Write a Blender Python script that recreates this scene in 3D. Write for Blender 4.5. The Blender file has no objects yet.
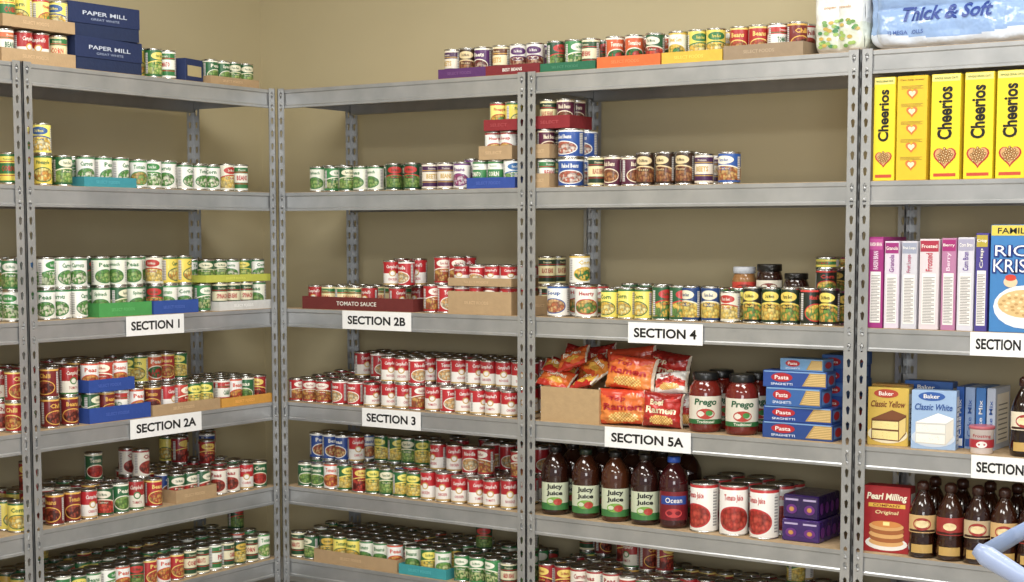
import bpy, math, random
import numpy as np
from mathutils import Vector, Matrix, noise
random.seed(11)
rng = random.Random(5)

# ------------------------------------------------------------------ helpers
def C(h, ds=.10):
    o = []
    for i in (0, 2, 4):
        c = int(h[i:i+2], 16) / 255.0
        o.append(c/12.92 if c <= 0.04045 else ((c+0.055)/1.055)**2.4)
    l = .2126*o[0]+.7152*o[1]+.0722*o[2]
    return tuple(c*(1-ds)+l*ds for c in o)

def nd(nt, t, **k):
    n = nt.nodes.new(t)
    for a, b in k.items():
        setattr(n, a, b)
    return n

def base_mat(name):
    m = bpy.data.materials.new(name); m.use_nodes = True
    nt = m.node_tree; b = nt.nodes['Principled BSDF']
    return m, nt, b

def attr_mat(name, rough=.45, metal=0., var=.12, nscale=60, bump=0., bscale=40, coat=0., spec=.5, wave=0.):
    m, nt, b = base_mat(name)
    a = nd(nt, 'ShaderNodeAttribute', attribute_name='Col')
    tc = nd(nt, 'ShaderNodeTexCoord')
    no = nd(nt, 'ShaderNodeTexNoise'); no.inputs['Scale'].default_value = nscale
    nt.links.new(tc.outputs['Object'], no.inputs['Vector'])
    mr = nd(nt, 'ShaderNodeMapRange'); mr.inputs[3].default_value = 1-var; mr.inputs[4].default_value = 1+var
    nt.links.new(no.outputs['Fac'], mr.inputs[0])
    mx = nd(nt, 'ShaderNodeVectorMath', operation='SCALE')
    nt.links.new(a.outputs['Color'], mx.inputs[0]); nt.links.new(mr.outputs[0], mx.inputs['Scale'])
    nt.links.new(mx.outputs[0], b.inputs['Base Color'])
    b.inputs['Roughness'].default_value = rough; b.inputs['Metallic'].default_value = metal
    b.inputs['Coat Weight'].default_value = coat; b.inputs['Specular IOR Level'].default_value = spec
    if bump > 0:
        n2 = nd(nt, 'ShaderNodeTexNoise'); n2.inputs['Scale'].default_value = bscale
        nt.links.new(tc.outputs['Object'], n2.inputs['Vector'])
        bp = nd(nt, 'ShaderNodeBump'); bp.inputs['Strength'].default_value = bump; bp.inputs['Distance'].default_value = .01
        nt.links.new(n2.outputs['Fac'], bp.inputs['Height']); nt.links.new(bp.outputs[0], b.inputs['Normal'])
    return m

def label_mat(style):
    """printed paper can label drawn procedurally in the label's own UV space"""
    m,nt,b=base_mat('can_label_'+style)
    lk=nt.links.new
    def mth(op,a,c=None,clamp=False):
        n=nd(nt,'ShaderNodeMath',operation=op); n.use_clamp=clamp
        for i,x in enumerate((a,c)):
            if x is None: continue
            if isinstance(x,(int,float)): n.inputs[i].default_value=x
            else: lk(x,n.inputs[i])
        return n.outputs[0]
    def mix(f,a,c):
        n=nd(nt,'ShaderNodeMix',data_type='RGBA'); lk(f,n.inputs[0]) 
        for s,x in ((n.inputs[6],a),(n.inputs[7],c)):
            if isinstance(x,tuple): s.default_value=(*x,1)
            else: lk(x,s)
        return n.outputs[2]
    cols=[nd(nt,'ShaderNodeAttribute',attribute_name=a).outputs['Color'] for a in ('Col','ColB','ColC','ColD')]
    A,Bc,Cc,D=cols
    uv=nd(nt,'ShaderNodeUVMap',uv_map='UVMap'); sp=nd(nt,'ShaderNodeSeparateXYZ'); lk(uv.outputs[0],sp.inputs[0])
    u,v=sp.outputs[0],sp.outputs[1]
    x=mth('MULTIPLY',mth('SUBTRACT',mth('FRACT',mth('ADD',mth('MULTIPLY',u,2.),.5)),.5),2.)
    y=mth('SUBTRACT',mth('MULTIPLY',v,2.),1.)
    x2=mth('MULTIPLY',x,x)
    def ellm(cx,cy,rx,ry,lim=1.):
        a=mth('POWER',mth('ABSOLUTE',mth('DIVIDE',mth('SUBTRACT',x,cx),rx)),2.); c=mth('POWER',mth('ABSOLUTE',mth('DIVIDE',mth('SUBTRACT',y,cy),ry)),2.)
        return mth('LESS_THAN',mth('ADD',a,c),lim)
    cb=nd(nt,'ShaderNodeCombineXYZ'); lk(mth('MULTIPLY',u,2.2),cb.inputs[0]); lk(v,cb.inputs[1])
    vo=nd(nt,'ShaderNodeTexVoronoi'); vo.inputs['Scale'].default_value=11; lk(cb.outputs[0],vo.inputs['Vector'])
    sc=nd(nt,'ShaderNodeSeparateXYZ'); lk(vo.outputs['Color'],sc.inputs[0])
    pic=mix(mth('LESS_THAN',sc.outputs[0],.5),Cc,D)
    dk=nd(nt,'ShaderNodeVectorMath',operation='SCALE'); lk(pic,dk.inputs[0]); lk(mth('SUBTRACT',1.15,mth('MULTIPLY',vo.outputs['Distance'],.9)),dk.inputs['Scale']); pic=dk.outputs[0]
    ay=mth('ABSOLUTE',y)
    if style=='soup':
        c=mix(mth('GREATER_THAN',y,0.),Bc,A); c=mix(ellm(0,0,.27,.27),c,Cc); c=mix(ellm(0,0,.18,.18),c,Bc); c=mix(mth('LESS_THAN',y,-.88),c,Cc)
    elif style=='veg':
        bd=mth('SUBTRACT',.14,mth('MULTIPLY',x2,.25))
        c=mix(mth('LESS_THAN',y,mth('ADD',bd,.09)),A,Bc); c=mix(mth('LESS_THAN',y,bd),c,pic); c=mix(mth('LESS_THAN',y,-.86),c,A); c=mix(ellm(0,.57,.62,.29),c,Bc)
    elif style=='band':
        c=mix(mth('LESS_THAN',ay,.38),A,Bc); c=mix(mth('GREATER_THAN',ay,.86),c,Bc)
        c=mix(mth('MULTIPLY',mth('GREATER_THAN',ay,.46),mth('LESS_THAN',ay,.52)),c,Cc)
    else:
        c=mix(ellm(0,-.35,.76,.54),A,Bc); c=mix(ellm(0,-.35,.70,.47),c,pic); c=mix(mth('GREATER_THAN',y,.88),c,Bc)
    pn=mth('MULTIPLY',mth('GREATER_THAN',mth('ABSOLUTE',x),.88),mth('LESS_THAN',ay,.8))
    c=mix(pn,c,(.72,.70,.66)); ln=mth('MULTIPLY',pn,mth('GREATER_THAN',mth('SINE',mth('MULTIPLY',y,48.)),.2)); c=mix(ln,c,(.25,.24,.24))
    lk(c,b.inputs['Base Color']); b.inputs['Roughness'].default_value=.33; b.inputs['Coat Weight'].default_value=.15
    return m

MATS = [
    attr_mat('printed_paper', .36, 0, .05, 80),
    attr_mat('tinplate', .24, 1., .06, 30),
    attr_mat('gloss_plastic', .28, 0, .05, 20),
    attr_mat('dark_liquid_glass', .07, 0, .1, 15, coat=.5),
    attr_mat('cardboard', .8, 0, .12, 35, bump=.12, bscale=90),
    attr_mat('plastic_film', .2, 0, .05, 20, bump=.75, bscale=24, coat=.4),
    label_mat('soup'),label_mat('veg'),label_mat('band'),label_mat('pic'),
]
PAPER, TIN, PLAS, GLASS, CARD, FILM = range(6)
LM={'soup':6,'veg':7,'band':8,'pic':9}

class Geo:
    def __init__(s):
        s.V=[]; s.L=[]; s.T=[]; s.C=[]; s.M=[]; s.S=[]; s.U=[]; s.n=0; s.X=np.eye(4)
    def arr(s, A, X=None):
        V, L, T, c, m, sm, uv = A
        X = s.X if X is None else s.X @ X
        s.V.append(V @ X[:3,:3].T + X[:3,3]); s.L.append(L + s.n); s.T.append(T)
        s.C.append(c); s.M.append(m); s.S.append(sm); s.U.append(uv); s.n += len(V)
    def add(s, verts, faces, col, mat=0, smooth=False, X=None):
        s.arr(mk(verts, faces, col, mat, smooth), X)
    def done(s, name, rot=0):
        V=np.concatenate(s.V); L=np.concatenate(s.L); T=np.concatenate(s.T)
        c=np.concatenate(s.C); m=np.concatenate(s.M); sm=np.concatenate(s.S); uv=np.concatenate(s.U)
        lo=V.min(0); hi=V.max(0); org=np.array([(lo[0]+hi[0])/2,(lo[1]+hi[1])/2,lo[2]])
        V=V-org
        me=bpy.data.meshes.new(name)
        me.vertices.add(len(V)); me.vertices.foreach_set('co', V.astype(np.float32).ravel())
        me.loops.add(len(L)); me.loops.foreach_set('vertex_index', L.astype(np.int32))
        me.polygons.add(len(T)); st=np.concatenate([[0],np.cumsum(T)[:-1]]).astype(np.int32)
        me.polygons.foreach_set('loop_start', st)
        used=sorted(set(m.tolist())); mp={u:i for i,u in enumerate(used)}
        for u in used: me.materials.append(MATS[u])
        me.update(calc_edges=True)
        me.polygons.foreach_set('material_index', np.array([mp[i] for i in m.tolist()],dtype=np.int32))
        me.polygons.foreach_set('use_smooth', sm.astype(bool))
        lab=any(u>=6 for u in used)
        for q,an in enumerate(('Col','ColB','ColC','ColD') if lab else ('Col',)):
            ca=me.color_attributes.new(an,'FLOAT_COLOR','CORNER')
            cc=np.ones((len(L),4),dtype=np.float32); cc[:,:3]=np.repeat(c[:,3*q:3*q+3],T,axis=0)
            ca.data.foreach_set('color', cc.ravel())
        if lab:
            ul=me.uv_layers.new(name='UVMap'); ul.data.foreach_set('uv',uv.astype(np.float32).ravel())
        me.update()
        ob=bpy.data.objects.new(name, me); ob.location=org
        bpy.context.scene.collection.objects.link(ob)
        return ob

def mk(verts, faces, col, mat=0, smooth=False, uv=None):
    V=np.array(verts,dtype=float).reshape(-1,3); T=np.array([len(f) for f in faces]); L=np.array([i for f in faces for i in f])
    nf=len(faces)
    c=np.array(col,dtype=float)
    if c.ndim==1: c=np.tile(c,(nf,1))
    if c.shape[1]<12: c=np.concatenate([c,np.zeros((nf,12-c.shape[1]))],axis=1)
    m=np.full(nf,mat) if np.isscalar(mat) else np.array(mat)
    sm=np.full(nf,smooth) if isinstance(smooth,bool) else np.array(smooth)
    if uv is None: uv=np.zeros((len(L),2))
    return V,L,T,c,m,sm,np.array(uv,dtype=float)

def XF(x=0,y=0,z=0,rz=0,rx=0,ry=0):
    return np.array(Matrix.Translation((x,y,z)) @ Matrix.Rotation(rz,4,'Z') @ Matrix.Rotation(ry,4,'Y') @ Matrix.Rotation(rx,4,'X'))

BF=[(0,3,2,1),(4,5,6,7),(0,1,5,4),(1,2,6,5),(2,3,7,6),(3,0,4,7)]
def box(g,x0,x1,y0,y1,z0,z1,col,mat=0,X=None,bev=0.):
    if bev<=0:
        v=[(x0,y0,z0),(x1,y0,z0),(x1,y1,z0),(x0,y1,z0),(x0,y0,z1),(x1,y0,z1),(x1,y1,z1),(x0,y1,z1)]
        g.add(v,BF,col,mat,False,X); return
    b=bev; v=[];f=[]
    def ring(z,i):
        return [(x0+b+i,y0+i,z),(x1-b-i,y0+i,z),(x1-i,y0+b+i,z),(x1-i,y1-b-i,z),(x1-b-i,y1-i,z),(x0+b+i,y1-i,z),(x0+i,y1-b-i,z),(x0+i,y0+b+i,z)]
    for z,i in ((z0,b),(z0+b,0),(z1-b,0),(z1,b)): v+=ring(z,i)
    for k in range(3):
        for i in range(8):
            f.append((k*8+i,k*8+(i+1)%8,k*8+8+(i+1)%8,k*8+8+i))
    f.append(tuple(range(7,-1,-1))); f.append(tuple(range(24,32)))
    g.add(v,f,col,mat,False,X)

def lathe(rings, seg, colf, matf, smooth=True, labk=-1):
    V=[];F=[];c=[];m=[];s=[];uv=[]
    for r,z in rings:
        for i in range(seg):
            a=-math.pi/2+2*math.pi*i/seg; V.append((r*math.cos(a),r*math.sin(a),z))
    n=len(rings)
    for k in range(n-1):
        for i in range(seg):
            F.append((k*seg+i,k*seg+(i+1)%seg,(k+1)*seg+(i+1)%seg,(k+1)*seg+i))
            c.append(tuple(colf(k,i))+(0,)*(12-len(colf(k,i)))); m.append(matf(k)); s.append(smooth)
            uv+=[(i/seg,0),((i+1)/seg,0),((i+1)/seg,1),(i/seg,1)]
    for kk,cap in ((n-2,tuple((n-1)*seg+i for i in range(seg))),(0,tuple(i for i in range(seg-1,-1,-1)))):
        F.append(cap); cc=tuple(colf(kk,0)); c.append(cc+(0,)*(12-len(cc))); m.append(matf(kk)); s.append(False); uv+=[(0,0)]*seg
    return mk(V,F,c,m,s,uv)

def tube(g,pts,r,col,mat,seg=10):
    pts=[Vector(p) for p in pts]; V=[];F=[]
    for k,p in enumerate(pts):
        t=(pts[min(k+1,len(pts)-1)]-pts[max(k-1,0)]).normalized()
        a=t.cross(Vector((0,0,1)))
        if a.length<.05: a=t.cross(Vector((1,0,0)))
        a.normalize(); b=a.cross(t)
        rr=r[k] if isinstance(r,(list,tuple)) else r
        for i in range(seg):
            q=2*math.pi*i/seg; V.append(p+a*math.cos(q)*rr+b*math.sin(q)*rr)
    for k in range(len(pts)-1):
        for i in range(seg): F.append((k*seg+i,k*seg+(i+1)%seg,(k+1)*seg+(i+1)%seg,(k+1)*seg+i))
    F.append(tuple(range(seg))); F.append(tuple((len(pts)-1)*seg+i for i in range(seg)))
    g.add([tuple(v) for v in V],F,col,mat,[True]*(len(F)-2)+[False]*2)

# frames for printing on faces : f(a,b,e)->xyz
def ff(w,d,h): return lambda a,b,e:(a,-d/2-e,b)
def fr_(w,d,h): return lambda a,b,e:(w/2+e,a,b)
def fl_(w,d,h): return lambda a,b,e:(-w/2-e,-a,b)
def ft(w,d,h): return lambda a,b,e:(a,b-d/2,h+e)
def cyl(r,ph=0): return lambda a,b,e:((r+e)*math.sin(a/r+ph),-(r+e)*math.cos(a/r+ph),b)

def poly(g,f,pts,col,e=.0006,mat=0,X=None):
    g.add([f(a,b,e) for a,b in pts],[tuple(range(len(pts)))],col,mat,False,X)
def rect(g,f,a0,b0,a1,b1,col,e=.0006,mat=0,X=None,n=1):
    V=[];F=[]
    for i in range(n+1):
        a=a0+(a1-a0)*i/n; V+= [f(a,b0,e),f(a,b1,e)]
    for i in range(n): F.append((2*i,2*i+2,2*i+3,2*i+1))
    g.add(V,F,col,mat,False,X)
def ell(g,f,ca,cb,ra,rb,col,e=.001,mat=0,X=None,n=20):
    V=[f(ca,cb,e)];F=[]
    for i in range(n):
        t=2*math.pi*i/n; V.append(f(ca+ra*math.cos(t),cb+rb*math.sin(t),e))
    for i in range(n): F.append((0,1+i,1+(i+1)%n))
    g.add(V,F,col,mat,False,X)
def heart(g,f,ca,cb,s,col,e=.001,X=None):
    V=[f(ca,cb,e)];F=[];n=24
    for i in range(n):
        t=2*math.pi*i/n
        x=16*math.sin(t)**3/17; y=(13*math.cos(t)-5*math.cos(2*t)-2*math.cos(3*t)-math.cos(4*t))/17
        V.append(f(ca+x*s,cb+y*s,e))
    for i in range(n): F.append((0,1+i,1+(i+1)%n))
    g.add(V,F,col,0,False,X)
_tc={}
def tmesh(s,bold=.012,res=3):
    k=(s,bold,res)
    if k in _tc: return _tc[k]
    cu=bpy.data.curves.new('t','FONT'); cu.body=s; cu.size=1; cu.align_x='LEFT'; cu.offset=bold; cu.resolution_u=res
    ob=bpy.data.objects.new('t',cu); bpy.context.scene.collection.objects.link(ob)
    dg=bpy.context.evaluated_depsgraph_get(); dg.update()
    me=ob.evaluated_get(dg).to_mesh()
    V=np.array([v.co[:2] for v in me.vertices]); F=[tuple(p.vertices) for p in me.polygons]
    ob.evaluated_get(dg).to_mesh_clear()
    bpy.data.objects.remove(ob); bpy.data.curves.remove(cu)
    lo=V.min(0);hi=V.max(0); V=V-(lo+hi)/2; sz=hi-lo
    _tc[k]=(V,F,sz); return _tc[k]
def text(g,f,s,ca,cb,w,h,col,e=.0014,rot=0,shear=0,X=None,bold=.012,res=3):
    V,F,sz=tmesh(s,bold,res)
    sx=w/sz[0]; sy=h/sz[1]
    P=[]
    for x,y in V:
        x,y=x*sx+shear*y*sy,y*sy
        if rot: x,y=x*math.cos(rot)-y*math.sin(rot),x*math.sin(rot)+y*math.cos(rot)
        P.append(f(ca+x,cb+y,e))
    g.add(P,F,col,0,False,X)

# ------------------------------------------------------------------ shelf geometry (metres)
CAMZ=1.55; YF=4.87; XL=-4.435
LV=[2.127,1.719,1.255,.877,.532,.235]
DEP=.457
B='back'; L='left'
SN,CS=math.sin(math.radians(34.1)),math.cos(math.radians(34.1))
def U(fr,m,v=.05):
    """survey reading m (from the photo ruler) -> metres along the shelf run at depth v"""
    t=(m-512)/1619.; n=SN-CS*t; d=CS+SN*t
    if fr==B: return -(YF+v)*n/d
    return -(XL-v)*d/n
def W(fr,u,v,z,rot=0,rx=0,ry=0):
    if fr==B: return XF(u,YF+v,z,rot,rx,ry)
    return XF(XL-v,u,z,rot+math.pi/2,rx,ry)
FRM={B:XF(0,YF,0,0),L:XF(XL,0,0,math.pi/2)}

# ------------------------------------------------------------------ room
def proc(name,c1,c2,scale,rough,metal=0,bump=.05,stretch=None,detail=4):
    m,nt,b=base_mat(name)
    tc=nd(nt,'ShaderNodeTexCoord'); mp=nd(nt,'ShaderNodeMapping')
    if stretch: mp.inputs['Scale'].default_value=stretch
    no=nd(nt,'ShaderNodeTexNoise'); no.inputs['Scale'].default_value=scale; no.inputs['Detail'].default_value=detail
    cr=nd(nt,'ShaderNodeValToRGB'); cr.color_ramp.elements[0].color=(*C(c1,0),1); cr.color_ramp.elements[1].color=(*C(c2,0),1)
    cr.color_ramp.elements[0].position=.3; cr.color_ramp.elements[1].position=.7
    nt.links.new(tc.outputs['Object'],mp.inputs[0]); nt.links.new(mp.outputs[0],no.inputs[0])
    nt.links.new(no.outputs['Fac'],cr.inputs[0]); nt.links.new(cr.outputs[0],b.inputs['Base Color'])
    b.inputs['Roughness'].default_value=rough; b.inputs['Metallic'].default_value=metal
    bp=nd(nt,'ShaderNodeBump'); bp.inputs['Strength'].default_value=bump; bp.inputs['Distance'].default_value=.005
    nt.links.new(no.outputs['Fac'],bp.inputs['Height']); nt.links.new(bp.outputs[0],b.inputs['Normal'])
    return m
m_wall=proc('painted_drywall','c8bc98','cbbf9b',3,.75,0,.03)
m_ceil=proc('ceiling_paint','e6e3da','ebe8e0',5,.9)
m_floor=proc('vinyl_floor','a39c90','b3aca0',6,.35)
m_steel=proc('galvanized_steel','a6a8a9','bcbdbd',8,.34,.6,.02,(1,1,1),5)
m_board=proc('particle_board','a98f6a','bda382',55,.7,0,.1)
def rawobj(name,verts,faces,mat):
    me=bpy.data.meshes.new(name); me.from_pydata(verts,[],faces); me.materials.append(mat); me.update()
    ob=bpy.data.objects.new(name,me); bpy.context.scene.collection.objects.link(ob); return ob
def slab(name,x0,x1,y0,y1,z0,z1,mat):
    v=[(x0,y0,z0),(x1,y0,z0),(x1,y1,z0),(x0,y1,z0),(x0,y0,z1),(x1,y0,z1),(x1,y1,z1),(x0,y1,z1)]
    return rawobj(name,v,BF,mat)
WX=-4.985; WY=5.375
slab('floor',WX-.1,3,-2.5,WY+.1,-.1,0,m_floor)
slab('wall_back',WX-.1,3,WY,WY+.1,0,3.1,m_wall)
slab('wall_left',WX-.1,WX,-2.5,WY,0,3.1,m_wall)
slab('ceiling',WX-.1,3,-2.5,WY+.1,3.1,3.2,m_ceil)
slab('baseboard_back',WX+.015,3,WY-.015,WY,0,.1,m_ceil)
slab('baseboard_left',WX,WX+.015,-2.5,WY,0,.1,m_ceil)

# ------------------------------------------------------------------ shelving units
def shelving(fr,u0,u1):
    M=FRM[fr]
    SV=[];SF=[];BV=[];BFc=[]
    def addS(v,f):
        o=len(SV); SV.extend(v); SF.extend([tuple(i+o for i in q) for q in f])
    def bx(a0,a1,b0,b1,c0,c1,tgt=0):
        v=[(a0,b0,c0),(a1,b0,c0),(a1,b1,c0),(a0,b1,c0),(a0,b0,c1),(a1,b0,c1),(a1,b1,c1),(a0,b1,c1)]
        if tgt==0: addS(v,BF)
        else:
            o=len(BV); BV.extend(v); BFc.extend([tuple(i+o for i in q) for q in BF])
    top=LV[0]+.004; pitch=.0505; n=int(top/pitch); pitch=top/n
    w=.036
    tear=[(-.0058,.0),(-.0038,-.013),(0,-.0155),(.0038,-.013),(.0058,.0),(.0066,.0065),(0,.0135),(-.0066,.0065)]
    def strip(ox,oy,dx,dy):
        for k in range(n):
            z0=k*pitch; zc=z0+pitch/2
            out=[(-w/2,zc-.003),(-w/2,z0),(0,z0),(w/2,z0),(w/2,zc-.003),(w/2,z0+pitch),(0,z0+pitch),(-w/2,z0+pitch)]
            inn=[(a,zc+b) for a,b in tear]
            P=out+inn
            v=[(ox+dx*(a+w/2),oy+dy*(a+w/2),z) for a,z in P]
            f=[(i,(i+1)%8,8+(i+1)%8,8+i) for i in range(8)]
            addS(v,f)
            th=.003; nx,ny=(0,1) if dx else (1,0)
            rim=[(ox+dx*(a+w/2),oy+dy*(a+w/2),z) for a,z in inn]
            rim2=[(x+nx*th,y+ny*th,z) for x,y,z in rim]
            addS(rim+rim2,[(i,(i+1)%8,8+(i+1)%8,8+i) for i in range(8)])
    for uu,du in ((u0,1),(u1,-1)):
        for vv,dv in ((0,1),(DEP,-1)):
            strip(uu,vv,du,0); strip(uu,vv,0,dv)
            bx(min(uu,uu+du*.0025),max(uu,uu+du*.0025),min(vv,vv+dv*.0025),max(vv,vv+dv*.0025),0,top)
    for z in LV:
        H=.074
        for vv,dv in ((.003,1),(DEP-.003,-1)):
            a,b=u0+.004,u1-.004
            y=lambda k:vv+dv*k
            prof=[(y(.024),z-.017),(y(.0026),z-.017),(y(.0026),z-.0015),(y(0),z-.0015),(y(0),z-.014),(y(.003),z-.018),(y(.003),z-H+.012),(y(0),z-H+.008),(y(0),z-H),(y(.02),z-H),(y(.02),z-H+.002),(y(.005),z-H+.003),(y(.005),z-.017)]
            v=[(a,p,q) for p,q in prof]+[(b,p,q) for p,q in prof]; m=len(prof)
            addS(v,[(i,(i+1)%m,m+(i+1)%m,m+i) for i in range(m)])
        for uu,du in ((u0+.003,1),(u1-.003,-1)):
            a=uu;b=uu+du*.003
            bx(min(a,b),max(a,b),.01,DEP-.01,z-.06,z-.0175)
            a=uu;b=uu+du*.022
            bx(min(a,b),max(a,b),.01,DEP-.01,z-.0195,z-.0175)
        for uu in (u0+.018,u1-.018):
            for dz in (-.022,-.058):
                v=[];seg=8
                for rr,yy in ((.0055,-.0002),(.0045,-.002),(.002,-.003)):
                    for i in range(seg):
                        t=2*math.pi*i/seg; v.append((uu+rr*math.cos(t),yy,z+dz+rr*math.sin(t)))
                f=[(k*seg+i,k*seg+(i+1)%seg,(k+1)*seg+(i+1)%seg,(k+1)*seg+i) for k in range(2) for i in range(seg)]+[tuple(16+i for i in range(seg))]
                addS(v,f)
        c=(u0+u1)/2
        bx(c-.012,c+.012,.01,DEP-.01,z-.03,z-.0165)
        bx(u0+.0045,u1-.0045,.0062,DEP-.0062,z-.016,z,1)
    def tr(vs): return [tuple((M@np.array([*p,1]))[:3]) for p in vs]
    e=bpy.data.objects.new('metal_shelving_unit',None); bpy.context.scene.collection.objects.link(e)
    a=rawobj('steel_frame',tr(SV),SF,m_steel); b=rawobj('shelf_boards',tr(BV),BFc,m_board)
    a.parent=e; b.parent=e
for a,b in ((-4.43,-3.237),(-3.232,-1.977),(-1.970,-.71)): shelving(B,a,b)
shelving(L,3.62,4.862); shelving(L,2.37,3.612)

def sign(fr,lvl,m0,m1,s,dz=0,tilt=0):
    a,b=U(fr,m0,0),U(fr,m1,0); w=b-a; h=.072; g=Geo()
    g.X=W(fr,(a+b)/2,-.0015,LV[lvl]-.073+dz,0,0,tilt)
    box(g,-w/2,w/2,-.0008,.0008,0,h,C('f4f4f2'),0)
    text(g,ff(0,.0016,0),s,0,h/2,w*.84,h*.46,C('111111'),.0006,bold=.03)
    g.done('section_label')
sign(L,2,124,182,'SECTION 1'); sign(L,3,126,198,'SECTION 2A')
sign(B,2,342,411,'SECTION 2B'); sign(B,3,361,420,'SECTION 3')
sign(B,2,629,704,'SECTION 4',-.006); sign(B,3,606,693,'SECTION 5A')
sign(B,2,973,1046,'SECTION 5B'); sign(B,3,977,1046,'SECTION 6')

# ------------------------------------------------------------------ cans
SEG=28
PAL={
 'soup':[('soup','c0141f f1ece4 c8a04a')]*4+[('soup','b01420 ece6dc d8b45a'),('pic','c41a24 f4efe6 e8b060 f0ddb0'),('veg','b8141c f0e8d8 d8a040 b85a2a')],
 'red':[('pic','b81c20 f0d060 c8502a e0a040'),('veg','a01820 e8c848 c83a20 7a1a14'),('band','c22a22 f0ece0 2c6a34'),('pic','7c1c1c e8b030 a8442a 602018'),('soup','a81c1c e9e2d0 3a7a34'),('pic','e8e0d0 a81c20 b8402a 7a2a1a')],
 'veg':[('veg','1f6b34 e8d44a 7fae3a c9d86a'),('veg','f0efe6 2f8a3a 8dbb4a e6e2c0'),('veg','174a2a d8b020 e8c23a f2e08a'),('pic','f0eee0 3f9a4a 7ab040 d9e090'),('band','2b7c3c f0efe0 c02020')],
 'vegw':[('veg','eeeee6 2f8a3a 5f9b3c cfdcae'),('pic','ecebe2 207a3a 5a9a3a e0e4c0'),('veg','f0efe8 2a6fae 7aa84a e8e6d8'),('band','f0eee6 2d8440 f4f0dc'),('pic','e6e8e0 388a4a c4a04a 8ab050'),('veg','2a7a40 e8e8dc 5f9b3c a8c070')],
 'green':[('veg','1e5f30 e9e3c0 6d9c38 a6c25a'),('pic','23693a f0ecd6 88b048 5a8a30'),('band','1d4f2c e8e0b8 b82024'),('veg','2f8a46 f2f0dc 4f8a34 c6d488'),('pic','e8ead8 2c7a3c 5c9a3c 9cc060'),('veg','16482a c82a24 5c8a34 88a848')],
 'corn':[('veg','1f6b34 f0e24a f0c82e f4de70'),('pic','f2e04a 1f6a34 f0c020 f8e890'),('veg','e8d23a 2a7a3a e9b820 f6e8a0'),('pic','e8e8dc d8b020 f0c428 3a8a3c'),('veg','e6e2cc c03024 f0c840 f4dc80'),('veg','1e5a30 c82a24 ecc030 6a9a40'),('veg','1a3f7a e8e0c0 ecc030 f0d860')],
 'dkcorn':[('veg','17301e e8c838 d8a828 7aa030'),('veg','1a1a18 e8d040 e0a824 6a9a30'),('pic','20281c d8342a e8c030 70a038'),('veg','14341e e8d040 e8b428 f0d860')],
 'yellow':[('pic','ecd22c 2a6a3a f2e070 e8a020'),('band','f0dc3a 2c7a3c c02a20'),('pic','f0e66a c8342a e8b020 5aa040'),('veg','f0e050 2a5a9a f0c030 f6e8b0')],
 'tomato':[('pic','1f6034 f0e6c8 d0301c b82014'),('veg','c83a22 f4ecd0 d02c1c e85a2a'),('pic','d85a20 f4f0dc 2a7a34 d0301c'),('veg','1f5a30 e8e0c8 c8281c e04a2a')],
 'purple':[('pic','5a2a6a f0ecd8 7a3030 c8a890'),('band','6a3a1e f0e0b0 d8a030'),('pic','ece8e0 6a2a7a a8447a e0c8d0'),('veg','e8e4dc 5a2a6a 8a3a2a c89a70'),('band','4a2452 e8dcc8 c8a030'),('veg','3a2418 e0c890 8a4a2a b07840')],
 'dark':[('pic','3a1c18 e8d8a0 7a3a1c a06030'),('band','1e3a24 e8dca0 b02a20'),('pic','5a1e3a f0e0c0 8a4a2a c08040')],
 'white':[('pic','f0eee8 d84a20 e89a30 c84a24'),('pic','eeece4 2a5aa0 e0b070 c87040'),('pic','ececE4 c02a24 e0b050 6a9a40')],
 'blue':[('pic','1f4a9a f0f0ea b0502a e0b060'),('band','1c3f86 eeeeee d02a2a'),('veg','2458a8 f0e8d0 b86a30 d8a858')],
 'blueb':[('pic','2452a4 f0f0ea c86a50 e8d0c0')],
 'salmon':[('band','d8662a f0ecdc 1f6a3a'),('pic','a8241e f0e0a0 e08030 c85a20'),('band','2a7a3c f0dca0 d8502a'),('soup','b01c20 eee8dc d8a030')],
 'tall':[('pic','f2efe8 c8282a c03020 d84a34')],
}
PAL['mixr']=PAL['red']*2+PAL['soup'][:2]+PAL['green'][:3]+PAL['blue'][:1]+PAL['tomato']+PAL['corn'][:2]+PAL['dark'][:1]+PAL['white'][:1]
PAL['mixg']=PAL['green']+PAL['veg']+PAL['red'][:2]+PAL['corn'][:2]+PAL['white'][:1]
PAL['bluemix']=PAL['blue']*2+PAL['corn'][:2]+PAL['red'][:3]+PAL['soup'][:1]+PAL['green'][:2]+PAL['white']
PAL['vmix']=PAL['veg']+PAL['corn']+PAL['vegw'][:3]+PAL['green'][:2]+PAL['yellow'][:2]
WORDS={'soup':['Tomato','Chicken','Noodle'],'red':['Chili','Beans','Tomato'],'green':['Green Beans','Peas','Spinach'],'corn':['Corn','Sweet Corn'],'dkcorn':['Corn','Mixed Veg'],'yellow':['Pineapple','Corn'],
 'purple':['Beans','Beets'],'dark':['Black Beans'],'tomato':['Tomatoes'],'white':['Soup','Hearty'],'blue':['Progress','Soup'],'blueb':['Baked Beans'],'tall':['Tomato Juice']}
_cc={}
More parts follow.
